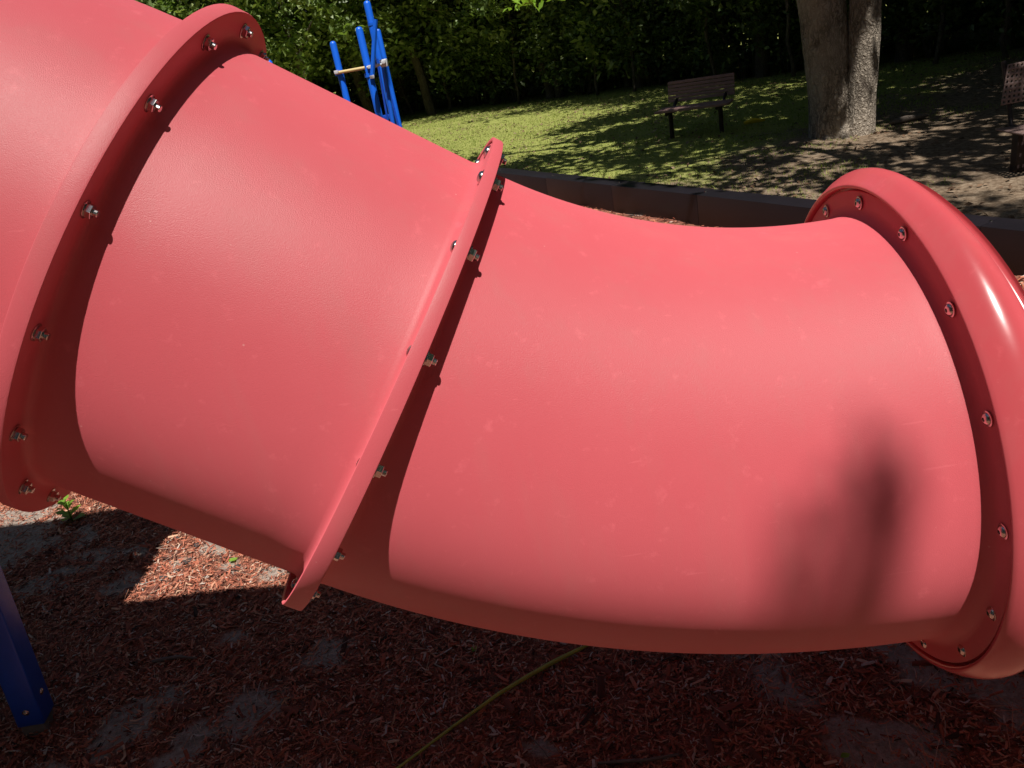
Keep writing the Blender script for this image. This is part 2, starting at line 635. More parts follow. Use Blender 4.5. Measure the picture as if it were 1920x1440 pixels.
def end_disc(s1, R_, r_):
    return [(s1 - 0.026, r_), (s1 - 0.0195, r_ + 0.0014), (s1 - 0.0145, r_ + 0.0045), (s1 - 0.0110, r_ + 0.0095), (s1 - 0.0095, r_ + 0.017),
            (s1 - 0.0093, R_ - 0.012), (s1 - 0.0080, R_ - 0.0095), (s1 - 0.0010, R_ - 0.0095)]


def inner_back(s1, s0, ri, n):
    return [(s, ri) for s in np.linspace(s1 - 0.001, s0 + 0.001, n)]


def section(name, path, s0, s1, nmid, first=True, last=True):
    prof = []
    if first:
        prof += start_lip(s0, RF, r0)
    else:
        prof += [(s0, r0)]
    a = prof[-1][0]; b = s1 - 0.026
    prof += [(s, r0) for s in np.linspace(a, b, nmid + 2)[1:-1]]
    prof += end_disc(s1, RF, r0)
    prof += inner_back(s1, s0, r0 - 0.007, max(2, nmid))
    if first:
        prof += [(s0 + 0.001, RF - 0.0072), (s0 - 0.0150, RF - 0.0070)]
    V, F = lathe(path, prof)
    return mesh_np(name, loc(V), F[:, ::-1], M['red'], slide, smooth=True, sharp=38)


pA = path_straight(cA, SL)
pB = path_arc(cB, SL, RAD3, +1)
L3 = RAD3 * BEND3
# upstream section: flattens towards the tower
RAD1 = 1.35
LARC = RAD1 * R(35.0)
L1 = LARC + 0.36


def p1(s):       # s negative upstream: pitch falls towards the tower
    run = min(0.0, s + LARC)              # straight part beyond the arc
    a = SL + max(s, -LARC) / RAD1
    d, u = frame_xz(a)
    d0, u0 = frame_xz(SL)
    cen = cA - u0 * RAD1
    return cen + u * RAD1 + d * run, u, d


sec1 = section('tube_section', p1, -L1, 0.0, 30, first=False)
sec2 = section('tube_section', pA, 0.0, L2, 6)
cC, uC, dC = pB(L3)


def pC(s):
    return cC + dC * s, uC, dC


RD = 0.435
# lower curved section ends in the disc seated in the exit piece
prof = start_lip(0.0, RF, r0)
prof += [(s, r0) for s in np.linspace(0.024, L3 - 0.034, 34)[1:-1]]
prof += [(L3 - 0.034, r0), (L3 - 0.025, r0 + 0.0016), (L3 - 0.0165, r0 + 0.0062), (L3 - 0.0110, r0 + 0.0125), (L3 - 0.0082, r0 + 0.021),
         (L3 - 0.0078, RD - 0.003), (L3 - 0.0066, RD - 0.0006), (L3 - 0.0045, RD), (L3 + 0.0015, RD)]
prof += [(s, r0 - 0.007) for s in np.linspace(L3 + 0.0015, 0.001, 34)]
prof += [(0.001, RF - 0.0072), (-0.0150, RF - 0.0070)]
V, F = lathe(pB, prof)
sec3 = mesh_np('tube_section', loc(V), F[:, ::-1], M['red'], slide, smooth=True, sharp=38)

# exit piece: rolled bell lip around the disc, then the body of the exit chute
prof = [(0.003, r0 - 0.004), (0.003, 0.4395), (-0.0095, 0.4400), (-0.0122, 0.4415), (-0.0130, 0.4440), (-0.0118, 0.4470), (-0.0070, 0.4515),
        (0.0015, 0.4570), (0.0120, 0.4625), (0.0240, 0.4665), (0.036, 0.4682), (0.048, 0.4672), (0.060, 0.4635), (0.071, 0.4575),
        (0.080, 0.4500), (0.088, 0.4430), (0.10, 0.4375), (0.13, 0.4350), (0.20, 0.4345), (0.36, 0.4345), (0.50, 0.4345), (0.66, 0.4345), (0.80, 0.436),
        (0.87, 0.4395), (0.895, 0.443), (0.908, 0.444), (0.914, 0.440), (0.908, 0.434), (0.89, 0.429), (0.80, 0.426), (0.5, 0.425), (0.2, 0.425),
        (0.086, 0.420), (0.03, 0.40)]
th_ = np.linspace(0, 2 * np.pi, NSEG, endpoint=False)
V, F = lathe(pC, prof)
ss = np.repeat(np.array([p_[0] for p_ in prof]), NSEG)
tt = np.tile(np.abs((th_ + np.pi) % (2 * np.pi) - np.pi), len(prof))
k_ = np.clip((tt - R(55)) / R(70), 0, 1); k_ = k_ * k_ * (3 - 2 * k_)
g_ = 0.02 + 0.98 * k_                       # hood cut away: a short ring on top, a long chute below
S0 = 0.080
bl_ = 0.62 + 0.38 * np.clip((tt - R(15)) / R(60), 0, 1)
V += dC * (np.where((ss > 0.004) & (ss <= S0), ss * bl_ - ss, 0) + np.where(ss > S0, (S0 * bl_ + (ss - S0) * g_) - ss, 0))[:, None]
exit_piece = mesh_np('exit_section', loc(V), F[:, ::-1], M['red_gloss'], slide, smooth=True, sharp=50)
for sy in (-1, 1):       # feet of the exit, hidden beyond the frame
    bevel_box('support_leg', loc(np.array([1.30, YS + 0.20 * sy, 0.29])), (0.03, 0.03, 0.325), M['metal'], slide, bev=0.004)


# bolts: button heads upstream, nuts downstream
def ring_vf(prof, n=14):
    th = np.linspace(0, 2 * np.pi, n, endpoint=False)
    V = np.concatenate([np.stack([np.full(n, x), rr * np.cos(th), rr * np.sin(th)], -1) for x, rr in prof])
    F = []
    for i in range(len(prof) - 1):
        for j in range(n):
            F.append([i * n + j, (i + 1) * n + j, (i + 1) * n + (j + 1) % n, i * n + (j + 1) % n])
    return V, np.array(F)


def mesh_data(name, V, F, mat, sharp=30):
    o = mesh_np(name, V, F, mat, smooth=True, sharp=sharp)
    me = o.data
    bpy.data.objects.remove(o)
    return me


headV = ring_vf([(0, 0.0118), (-0.0016, 0.0118), (-0.0019, 0.0112), (-0.0019, 0.0092), (-0.0030, 0.0090), (-0.0048, 0.0078), (-0.0062, 0.0058),
                 (-0.0067, 0.0040), (-0.0067, 0.0032), (-0.0030, 0.0030), (-0.0030, 0.0003)], 18)
head_me = mesh_data('bolt', *headV, M['metal'])
hexp = []
nutV = [ring_vf([(0, 0.0118), (0.0016, 0.0118), (0.0019, 0.0110), (0.0019, 0.0030)], 18),
        ring_vf([(0.0019, 0.0090), (0.0024, 0.0095), (0.0090, 0.0095), (0.0096, 0.0088), (0.0096, 0.0048)], 6),
        ring_vf([(0.0096, 0.0048), (0.0150, 0.0048), (0.0160, 0.0040), (0.0160, 0.0002)], 12)]
nut_me = mesh_data('nut', *join_vf(nutV), M['metal'])
sock_me = mesh_data('socket_recess', *ring_vf([(-0.0034, 0.0029), (-0.0036, 0.0001)], 6), M['socket'])
RB = 0.4155


def put_bolts(cen, u, d, parent_head, off_head, parent_nut=None, off_nut=0, jit=1):
    for k in range(16):
        th = R(17.3 + 22.5 * k)
        rad = math.cos(th) * u + math.sin(th) * VP
        tang = np.cross(d, rad)
        for me, par, off in ((head_me, parent_head, off_head), (nut_me, parent_nut, off_nut)):
            if par is None: continue
            o = bpy.data.objects.new(me.name.split('.')[0], me)
            COL.objects.link(o)
            o.parent = par
            rot = Matrix((d, rad, tang)).transposed()
            tw = Matrix.Rotation(random.uniform(0, 6.28), 3, 'X')
            tilt = Matrix.Rotation(random.uniform(-0.05, 0.05), 3, 'Y')
            P = cen + d * off + rad * (RB + random.uniform(-.001, .001)) - SLO
            o.matrix_local = Matrix.Translation(Vector(P)) @ (rot @ tilt @ tw).to_4x4()


dAv, uA = frame_xz(SL)
put_bolts(cA, uA, dAv, sec1, -0.0093, sec2, 0.0097)
put_bolts(cB, uA, dAv, sec2, -0.0093, sec3, 0.0097)
put_bolts(cC, uC, dC, sec3, -0.0079)

# ------------------------------------------------------------------ play tower at the head of the slide (post in view, unseen panels added for their shadow)
tower = empty('play_tower', (-1.83, 1.93, 0))
tag(tower, 'blue square steel leg of the play tower standing in shaded mulch', 'play tower')
TO = np.array([-1.83, 1.93, 0.0])
lean = np.array([0.10, 0.025, 1.0]); lean /= np.linalg.norm(lean)
rzp = R(8)
ax0 = np.array([math.cos(rzp), math.sin(rzp), 0]); ax0 -= lean * (ax0 @ lean); ax0 /= np.linalg.norm(ax0)
AX = np.stack([ax0, np.cross(lean, ax0), lean])
post_b = TO + np.array([0.01, 0.005, 0])
LP = 3.0
bevel_box('post', post_b + lean * (0.055 + LP / 2) - TO, (0.041, 0.041, LP / 2), M['darkblue'], tower, ax=AX, bev=0.006, seg=3)
bevel_box('footing', post_b + lean * 0.0 - TO, (0.036, 0.036, 0.075), M['concrete'], tower, ax=AX, bev=0.006)
for sx, axis, hz in ((-1, 1, 0.11), (1, 0, 0.15)):
    dirv = AX[axis] * sx if axis == 1 else AX[0] * 1
    for z in (hz,):
        o = bpy.data.objects.new('bolt', head_me)
        COL.objects.link(o); o.parent = tower
        P = post_b + lean * z + dirv * 0.0412 - TO
        xax = -dirv
        yax = lean
        zax = np.cross(xax, yax)
        o.matrix_local = Matrix.Translation(Vector(P)) @ Matrix((xax, yax, zax)).transposed().to_4x4() @ Matrix.Scale(0.9, 4)
for (px_, py_) in ((-1.83, 0.70), (-3.1, 1.95), (-3.1, 0.70)):
    bevel_box('post', np.array([px_, py_, 1.65]) - TO, (0.041, 0.041, 1.66), M['darkblue'], tower, bev=0.006)
bevel_box('deck', np.array([-2.46, 1.33, 1.33]) - TO, (0.72, 0.68, 0.03), M['deck'], tower, bev=0.005)


def plate(name, poly, y0, y1, mat, parent, org):
    n = len(poly)
    V = np.array([[p[0], y0, p[1]] for p in poly] + [[p[0], y1, p[1]] for p in poly]) - org
    F4 = np.array([[i, (i + 1) % n, n + (i + 1) % n, n + i] for i in range(n)])
    bm = bmesh.new()
    vv = [bm.verts.new(v) for v in V]
    for f in F4: bm.faces.new([vv[i] for i in f])
    bm.faces.new(vv[:n]); bm.faces.new(vv[n:][::-1])
    bmesh.ops.recalc_face_normals(bm, faces=bm.faces)
    me = bpy.data.meshes.new(name); bm.to_mesh(me); bm.free()
    me.materials.append(mat)
    o = bpy.data.objects.new(name, me); COL.objects.link(o); o.parent = parent
    return o


plate('shadow_side_panel', [(-3.1, 1.2), (-1.69, 1.2), (-1.69, 1.58), (-1.655, 1.62), (-1.655, 1.85), (-1.64, 2.1), (-1.70, 2.13), (-1.49, 2.47), (-1.30, 2.62),
                     (-1.42, 2.92), (-1.8, 3.12), (-2.44, 3.22), (-3.1, 3.22)], 1.93, 1.97, M['darkblue'], tower, TO)  # unseen panel, outline shaped to the shadow it casts on the mulch
bevel_box('shadow_front_panel', np.array([-1.86, 1.02, 2.55]) - TO, (0.02, 0.36, 0.62), M['darkblue'], tower, bev=0.005)  # both unseen, added to close a lit strip on the mulch
bevel_box('shadow_front_panel', np.array([-1.86, 1.60, 2.55]) - TO, (0.02, 0.22, 0.62), M['darkblue'], tower, bev=0.005)
# entrance collar plate that carries the tube
thc = np.linspace(0, 2 * np.pi, 33)[:-1]
cE, uE, dE = p1(-L1)
ringV = []
for xx in (cE[0] - 0.02, cE[0] + 0.004):
    for rr in (0.385, 0.52):
        ringV.append(np.stack([np.full(32, xx), YS + rr * np.sin(thc), cE[2] + rr * np.cos(thc)], -1))
ringV = np.concatenate(ringV)
Fr = []
for j in range(32):
    k = (j + 1) % 32
    Fr += [[j, k, 32 + k, 32 + j], [64 + j, 96 + j, 96 + k, 64 + k], [32 + j, 32 + k, 96 + k, 96 + j], [j, 64 + j, 64 + k, k]]
mesh_np('entrance_collar', ringV - TO, np.array(Fr), M['darkblue'], tower, smooth=True, sharp=30)

# ------------------------------------------------------------------ black border timbers
border = empty('border_edging', (float(B0[0]), float(B0[1]), 0))
tag(border, 'black plastic landscape timbers edging the mulch bed, pegged end to end', 'border')
tjoint = (np.array([0.95, 7.84]) - B0) @ BD
tl = 1.22
k0 = int(math.floor((-7.5 - tjoint) / tl))
for k in range(k0, k0 + 17):
    t0 = tjoint + k * tl
    c2 = BD * (t0 + tl / 2)
    rz = random.uniform(-0.0015, 0.0015)
    dd = np.array([BD[0] * math.cos(rz) - BD[1] * math.sin(rz), BD[0] * math.sin(rz) + BD[1] * math.cos(rz), random.uniform(-.004, .004)])
    dd /= np.linalg.norm(dd)
    nn = np.array([BN[0], BN[1], 0]); nn -= dd * (nn @ dd); nn /= np.linalg.norm(nn)
    AXb = np.stack([dd, nn, np.cross(dd, nn)])
    cc = np.array([c2[0], c2[1], 0.112 + random.uniform(-.003, .003)]) - np.array([BN[0], BN[1], 0]) * 0.10
    bevel_box('timber', cc, (tl / 2 - 0.0015, 0.10, 0.15), M['black_plastic'], border, ax=AXb, bev=0.005, seg=2)
    j = BD * t0
    vv = tube_vf([[j[0] - BN[0] * .10, j[1] - BN[1] * .10, 0.2], [j[0] - BN[0] * .10, j[1] - BN[1] * .10, 0.272]], 0.009, 8)
    mesh_np('stake', *vv, M['metal'], border, smooth=True, sharp=40)

# ------------------------------------------------------------------ blue climbing frame by the far side of the bed
def px_ray(px, py):
    d = np.array([(px - 960) / 1494.0, -(py - 720) / 1494.0, -1.0])
    Rm = np.array([[0.9842, 0.1684, 0.0539], [-0.0185, 0.4012, -0.9158], [-0.1758, 0.9004, 0.3980]])
    return Rm @ d


def at_y(px, py, y):
    d = px_ray(px, py)
    return d * (y / d[1]) + np.array([0, 0, H])


frame_t = empty('climbing_frame', (-1.9, 12.0, 0))
tag(frame_t, 'blue round post climbing frame with a tan bar at the lawn side', 'climbing frame')
FO = np.array([-1.9, 12.0, 0])


def post_round(px, py, y, rad, name='post', zb=0.0):
    p = at_y(px, py, y)
    pts = [[p[0], p[1], zb - (0.05 if zb == 0 else 0)], [p[0], p[1], p[2] - rad * 0.8], [p[0], p[1], p[2] - rad * 0.25], [p[0], p[1], p[2]]]
    V, Fs = tube_vf(pts, [rad, rad, rad * 0.8, rad * 0.3], 16)
    o = mesh_np(name, V - FO, Fs, M['blue'], frame_t, smooth=True, sharp=50)
    return p, o


def bar(a, b, rad, mat, name, n=10):
    V, Fs = tube_vf([a, b], rad, n)
    return mesh_np(name, V - FO, Fs, mat, frame_t, smooth=True, sharp=40)


P1, _ = post_round(623, 77, 12.0, 0.045)
P2, _ = post_round(672, 50, 12.0, 0.050)
P3, _ = post_round(687, 1, 13.2, 0.053)
P4, _ = post_round(708, 54, 12.8, 0.038)
a = at_y(629, 137, 11.93); b = at_y(684, 127, 11.93)
bar(a, b, 0.022, M['tan'], 'crossbar')
bar(b + np.array([.03, 0, .0]), at_y(722, 119, 11.93), 0.018, M['silver'], 'crossbar')
for q_ in ((631, 135), (694, 125), (705, 123), (719, 116)):
    p = at_y(*q_, 11.9)
    bevel_box('clamp', p - FO, (0.028, 0.045, 0.022), M['silver'], frame_t, bev=0.006)
for (x_, y_, yy) in ((636, 137, 12.0), (691, 140, 12.0)):
    p = at_y(x_, y_, yy)
    V, Fs = tube_vf([[p[0], yy, p[2] - 0.03], [p[0], yy, p[2] + 0.02]], 0.060, 16)
    mesh_np('collar', V - FO, Fs, M['blue'], frame_t, smooth=True, sharp=40)
p = at_y(697, 45, 13.2)
V, Fs = tube_vf([[p[0], 13.2, p[2] - 0.02], [p[0], 13.2, p[2] + 0.02]], 0.060, 16)
mesh_np('collar', V - FO, Fs, M['blue'], frame_t, smooth=True, sharp=40)
bar(at_y(704, 36, 11.8), at_y(698, 143, 11.8), 0.032, M['blue'], 'link_arm', 8)
p = at_y(698, 144, 11.78)
bevel_box('clamp', p - FO, (0.03, 0.03, 0.022), M['silver'], frame_t, bev=0.006)
bar(at_y(707, 110, 12.4), at_y(728, 232, 12.4), 0.016, M['darkblue'], 'strut', 8)
bar(at_y(718, 120, 12.1), at_y(738, 240, 12.1), 0.032, M['blue'], 'strut', 10)
bar(at_y(727, 160, 12.6), at_y(748, 240, 12.6), 0.016, M['darkblue'], 'strut', 8)
p = at_y(720, 118, 12.0)
bevel_box('clamp', p - FO, (0.05, 0.06, 0.05), M['silver'], frame_t, bev=0.012)
p = at_y(727, 219, 12.8)
bevel_box('foothold', p - FO, (0.17, 0.03, 0.035), M['darkblue'], frame_t, bev=0.01)
# two posts that only just show over the slide
for (x_, y_) in ((503, 112), (376, 31)):
    p = at_y(x_, y_, 12.0)
    V, Fs = tube_vf([[p[0], 12.0, -.05], [p[0], 12.0, p[2] - .03], [p[0], 12.0, p[2]]], [0.046, 0.046, 0.02], 14)
    o = mesh_np('blue_post', V - np.array([p[0], 12.0, 0]), Fs, M['blue'], smooth=True, sharp=50)
    o.location = (p[0], 12.0, 0)
    tag(o, 'blue post whose round cap just clears the top of the slide', 'post', 'blue posts hidden behind the slide')

# ------------------------------------------------------------------ benches
def slat_bench(loc_, adir, length, label):
    b = empty('park_bench', loc_)
    tag(b, label, 'bench')
    a = np.array([adir[0], adir[1], 0.0]); a /= np.linalg.norm(a)
    n = np.array([a[1], -a[0], 0.0])            # facing
    if n[0] > 0: n = -n
    up = np.array([0, 0, 1.0])
    bk = -0.26 * up + 0.97 * up
    tilt = np.array(up * math.cos(0.2) - n * math.sin(0.2))
    nb = np.array(n * math.cos(0.2) + up * math.sin(0.2))
    for i in range(6):
        c = -n * 0.20 + tilt * 0.52 + up * 0.0 - n * 0 + tilt * (i * 0.050)
        c = np.array([0, 0, 0.0]) - n * 0.10 + tilt * (0.475 + i * 0.050)
        bevel_box('back_slat', c, (length / 2, 0.012, 0.0215), M['bench'], b, ax=np.stack([a, nb, tilt]), bev=0.005)
    for i in range(5):
        c = n * (0.04 + i * 0.085) + up * (0.385 + 0.006 * abs(i - 2))
        bevel_box('seat_slat', c, (length / 2 + 0.03, 0.037, 0.017), M['bench'], b, ax=np.stack([a, n, up]), bev=0.008)
    for s in (-1, 1):
        o_ = a * (0.36 * s)
        V, Fs = tube_vf([o_ + n * 0.17 + up * -0.05, o_ + n * 0.17 + up * 0.36], 0.032, 10)
        mesh_np('leg', V, Fs, M['bench_frame'], b, smooth=True, sharp=40)
        V, Fs = tube_vf([o_ + n * 0.36 + up * 0.355, o_ + n * -0.02 + up * 0.345, o_ - n * 0.075 + up * 0.42, o_ - n * 0.12 + tilt * 0.50 - n * .012, o_ - n * 0.125 + tilt * 0.73], 0.024, 8)
        mesh_np('back_support', V, Fs, M['bench_frame'], b, smooth=True, sharp=60)
    return b


bench1 = slat_bench((2.68, 12.02, -0.04), (0.88, -0.475), 0.97, 'brown slatted park bench on the dappled lawn beside the oak trunk')

b2 = empty('perforated_bench', (4.52, 6.95, -0.05))
tag(b2, 'brown bench with a backrest of punched holes in deep shade', 'bench')


def perforated(name, cells_x, cells_z, cell, hole, thick, mat, parent, org, ax, taper=0.0):
    Vs, Fs, nv = [], [], 0
    for i in range(cells_x):
        for k in range(cells_z):
            cx, cz = (i + .5 - cells_x / 2) * cell, (k + .5) * cell
            q_ = []
            for y in (-thick / 2, thick / 2):
                for hs in (cell / 2, hole / 2):
                    q_ += [[cx - hs, y, cz - hs], [cx + hs, y, cz - hs], [cx + hs, y, cz + hs], [cx - hs, y, cz + hs]]
            Vs += q_
            for e in range(4):
                f = (e + 1) % 4
                Fs += [[nv + e, nv + f, nv + 4 + f, nv + 4 + e], [nv + 8 + e, nv + 12 + e, nv + 12 + f, nv + 8 + f], [nv + 4 + e, nv + 4 + f, nv + 12 + f, nv + 12 + e]]
            for e, cond in ((0, k == 0), (1, i == cells_x - 1), (2, k == cells_z - 1), (3, i == 0)):
                if cond:
                    f = (e + 1) % 4
                    Fs.append([nv + e, nv + 8 + e, nv + 8 + f, nv + f])
            nv += 16
    Vs = np.array(Vs)
    Vs[:, 0] *= 1 - taper * Vs[:, 2] / (cells_z * cell)
    V = Vs @ np.array(ax) + np.array(org)
    return mesh_np(name, V, np.array(Fs), mat, parent)


tl_ = 0.30
axb = np.array([[1, 0, 0], [0, math.cos(tl_), -math.sin(tl_)], [0, math.sin(tl_), math.cos(tl_)]])
perforated('backrest', 28, 8, 0.040, 0.020, 0.012, M['bench_hole'], b2, (0.12, 0.05, 0.53), axb, 0.16)
perforated('seat', 30, 10, 0.041, 0.018, 0.014, M['bench_hole'], b2, (0.12, -0.40, 0.345), np.array([[1, 0, 0], [0, 0, 1], [0, 1, 0]]))
bevel_box('seat_edge', (0.12, -0.41, 0.33), (0.63, 0.014, 0.034), M['bench_hole'], b2, bev=0.01)
for sx in (-0.36, 0.60):
    bevel_box('leg', (sx, -0.12, 0.15), (0.045, 0.045, 0.19), M['bench_frame'], b2, bev=0.006)
    V, Fs = tube_vf([[sx, -0.1, 0.32], [sx, 0.02, 0.36], [sx, 0.07, 0.52], [sx, 0.19, 0.86]], 0.02, 8)
    mesh_np('back_support', V, Fs, M['bench_frame'], b2, smooth=True, sharp=60)

# ------------------------------------------------------------------ leaves and trees
def leaves_vf(C, size, seed, flat=0.35, aspect=0.55, droop=0.0):
    """folded rhombic leaves at centres C. two triangles each"""
    rg = np.random.default_rng(seed)
    n = len(C)
    nrm = rg.normal(size=(n, 3)); nrm[:, 2] = np.abs(nrm[:, 2]) * 1.2 + flat
    nrm /= np.linalg.norm(nrm, axis=1)[:, None]
    t = rg.normal(size=(n, 3)); t[:, 2] -= droop
    t -= nrm * (t * nrm).sum(1)[:, None]
    t /= np.linalg.norm(t, axis=1)[:, None]
    s = np.cross(nrm, t)
    L = size * rg.uniform(0.6, 1.35, n)[:, None]
    V = np.stack([C - t * L * .5, C + s * L * aspect * .5 + nrm * L * .10 - t * L * .05, C + t * L * .5, C - s * L * aspect * .5 + nrm * L * .10 - t * L * .05], 1).reshape(-1, 3)
    i = np.arange(n)[:, None] * 4
    F = np.concatenate([i + np.array([[0, 1, 2]]), i + np.array([[0, 2, 3]])], 1).reshape(-1, 3)
    return V, F


def clumps(n_cl, per, shape, seed, spread=0.35):
    """leaf centres gathered in clumps; shape(rg, n)->centres"""
    rg = np.random.default_rng(seed)
    cc = shape(rg, n_cl)
    sp = spread * rg.uniform(0.6, 1.4, n_cl)
    C = np.repeat(cc, per, 0) + rg.normal(size=(n_cl * per, 3)) * np.repeat(sp, per)[:, None] * np.array([1, 1, 0.7])
    cl_t = np.repeat(rg.random(n_cl), per)
    return C, cl_t, cc


def ellip(cx, cy, cz, rx, ry, rz, shell=0.45):
    def f(rg, n):
        d = rg.normal(size=(n, 3)); d /= np.linalg.norm(d, axis=1)[:, None]
        rr = (shell + (1 - shell) * rg.random(n)) ** 0.7
        rr *= 1 + 0.18 * np.sin(3 * np.arctan2(d[:, 1], d[:, 0]) + 1.3) * d[:, 0]
        return np.array([cx, cy, cz]) + d * rr[:, None] * np.array([rx, ry, rz])
    return f


def leaf_object(name, C, clt, size, mat, parent=None, seed=0, **kw):
    V, F = leaves_vf(C, size, seed, **kw)
    rg = np.random.default_rng(seed + 99)
    t = np.clip(0.55 * clt + 0.45 * rg.random(len(C)), 0, 1)
    return mesh_np(name, V, F, mat, parent, tint=np.repeat(t, 2))


def limb(p0, p1, r_0, r_1, bend, seed, n=7):
    rg = np.random.default_rng(seed)
    p0, p1 = np.array(p0, float), np.array(p1, float)
    t = np.linspace(0, 1, n)[:, None]
    P = p0 + (p1 - p0) * t + np.array(bend) * (t * (1 - t)) * 4 * 0.25
    P[1:-1] += rg.normal(size=(n - 2, 3)) * 0.03 * np.linalg.norm(p1 - p0) * 0.3
    return P, np.linspace(r_0, r_1, n)


# the oak whose double trunk stands on the lawn
oak = empty('oak_tree', (3.95, 9.95, -0.05))
tag(oak, 'grey oak with a thick forked trunk standing between the two benches', 'tree')
tr = []
t = np.linspace(0, 1, 26)
zz = -0.1 + t * 4.6
lx = -0.12 - 0.16 * t - 0.30 * t ** 1.6
rad = 0.235 + 0.05 * np.exp(-np.clip(zz, 0, 9) * 4) + 0.05 * np.clip(zz / 1.6, 0, 1) - 0.07 * t
tr.append(tube_vf(np.stack([lx, 0.06 + 0 * t, zz], -1), rad, 40, wob=0.06, seed=3))
rx_ = 0.10 + 0.16 * t + 0.16 * t ** 1.5 + 0.015 * np.sin(t * 9)
rad = 0.150 + 0.045 * np.exp(-np.clip(zz, 0, 9) * 4) + 0.02 * np.sin(t * 5)
tr.append(tube_vf(np.stack([rx_, -0.12 - 0.05 * t, zz], -1), rad, 30, wob=0.08, seed=4))
for i, (ang, L) in enumerate(((0.2, 1.0), (1.4, .9), (2.6, 1.0), (3.6, .9), (4.5, .8), (5.5, 1.0))):
    p0 = np.array([-0.05, -0.03, 0.16]); p1_ = p0 + np.array([math.cos(ang) * 0.36 * L, math.sin(ang) * 0.36 * L, -0.22])
    P, rr = limb(p0, p1_, 0.13, 0.03, (0, 0, 0.05), i + 60)
    tr.append(tube_vf(P, rr, 12, wob=0.1, seed=i))
ends = []
rgo = np.random.default_rng(21)
for i in range(15):
    base = np.array([lx[-1], 0.02, 4.3]) if i % 2 else np.array([rx_[-1], -0.33, 4.3])
    an = i * 2.4 + 0.5
    e = np.array([math.cos(an) * rgo.uniform(2.2, 4.6), math.sin(an) * rgo.uniform(2.2, 4.4) - 0.8, rgo.uniform(5.0, 8.6)])
    P, rr = limb(base, e, 0.16, 0.03, (0, 0, 0.9), i + 5, 9)
    tr.append(tube_vf(P, rr, 10))
    ends.append(e)
V, Fs = join_vf(tr)
mesh_np('trunk', V, Fs, M['bark'], oak, smooth=True, sharp=80)
C, ct, cc = clumps(290, 120, ellip(2.0, -0.6, 6.6, 6.6, 6.2, 1.6, 0.1), 31, 0.30)
sx_, sy_ = C[:, 0] - 0.1174 * C[:, 2], C[:, 1] + 0.438 * C[:, 2]          # gaps that let sun flecks reach trunk and bench
gap = ((np.abs(sx_ - 0.15) < 0.24) & (np.abs(sy_ + 0.35) < 0.62)) | ((np.abs(sx_ + 1.10) < 0.14) & (np.abs(sy_ - 2.3) < 0.35)) | ((np.abs(sx_ + 1.45) < 0.06) & (np.abs(sy_ - 2.6) < 0.3))
keep_ = ~gap | (np.random.default_rng(8).random(len(C)) < 0.06)
C, ct = C[keep_], ct[keep_]
leaf_object('crown', C, ct, 0.21, M['leaf_dark'], oak, 32)
# a low sprig of the oak hanging into the top of the view
sp = at_y(1003, 4, 5.6) - np.array([3.95, 9.95, -0.05])
rg_ = np.random.default_rng(5)
C = sp + rg_.normal(size=(34, 3)) * np.array([0.095, 0.08, 0.028]) + np.array([0.0, 0, 0.02])
tag(leaf_object('leaf_sprig', C, np.full(34, 0.8), 0.07, M['leaf_bright'], oak, 6, droop=1.2), kind='stuff')
P, rr = limb(ends[3] if False else np.array([-1.8, -0.6, 5.2]), sp + np.array([0, 0, 0.05]), 0.02, 0.006, (0, 0, .2), 77, 9)
mesh_np('twig', *tube_vf(P, rr, 6), M['bark_thin'], oak, smooth=True)

# trees of the wood's edge: three crowns, copied
TLINE = np.array([[-16, 30.0], [-8, 28.5], [-3.3, 27.2], [0.7, 23.2], [3.9, 19.6], [5.8, 17.4], [8.1, 14.6], [12, 11.5], [17, 8]])


def tl_y(x):
    return np.interp(x, TLINE[:, 0], TLINE[:, 1])


def make_tree(seed, h, rx, low, ncl=200, spread=0.34, name='wood_tree', lm='leaf'):
    e = empty(name)
    rg = np.random.default_rng(seed)
    parts = []
    z = np.linspace(-0.15, h * 0.8, 12)
    w = np.cumsum(rg.normal(size=(12, 2)) * 0.06, 0)
    parts.append(tube_vf(np.stack([w[:, 0], w[:, 1], z], -1), np.linspace(0.15, 0.05, 12), 12, wob=0.1, seed=seed))
    for i in range(9):
        k = rg.integers(4, 11)
        an = rg.random() * 6.28
        L = rg.uniform(1.2, rx)
        p0 = np.array([w[k, 0], w[k, 1], z[k]])
        P, rr = limb(p0, p0 + np.array([math.cos(an) * L, math.sin(an) * L, rg.uniform(0.2, 1.4)]), 0.05, 0.012, (0, 0, .4), seed + i)
        parts.append(tube_vf(P, rr, 7))
    V, Fs = join_vf(parts)
    mesh_np('trunk', V, Fs, M['bark_thin'], e, smooth=True, sharp=80)
    C, ct, cc = clumps(ncl, 80, ellip(0, 0, (h + low) / 2, rx, rx, (h - low) / 2, 0.35), seed, spread)
    leaf_object('crown', C, ct, 0.15 if lm == 'leaf' else 0.18, M[lm], e, seed + 1)
    return e


def copy_tree(o, parent=None):
    c = o.copy(); COL.objects.link(c); c.parent = parent
    for ch in o.children: 
        copy_tree(ch, c)
    return c


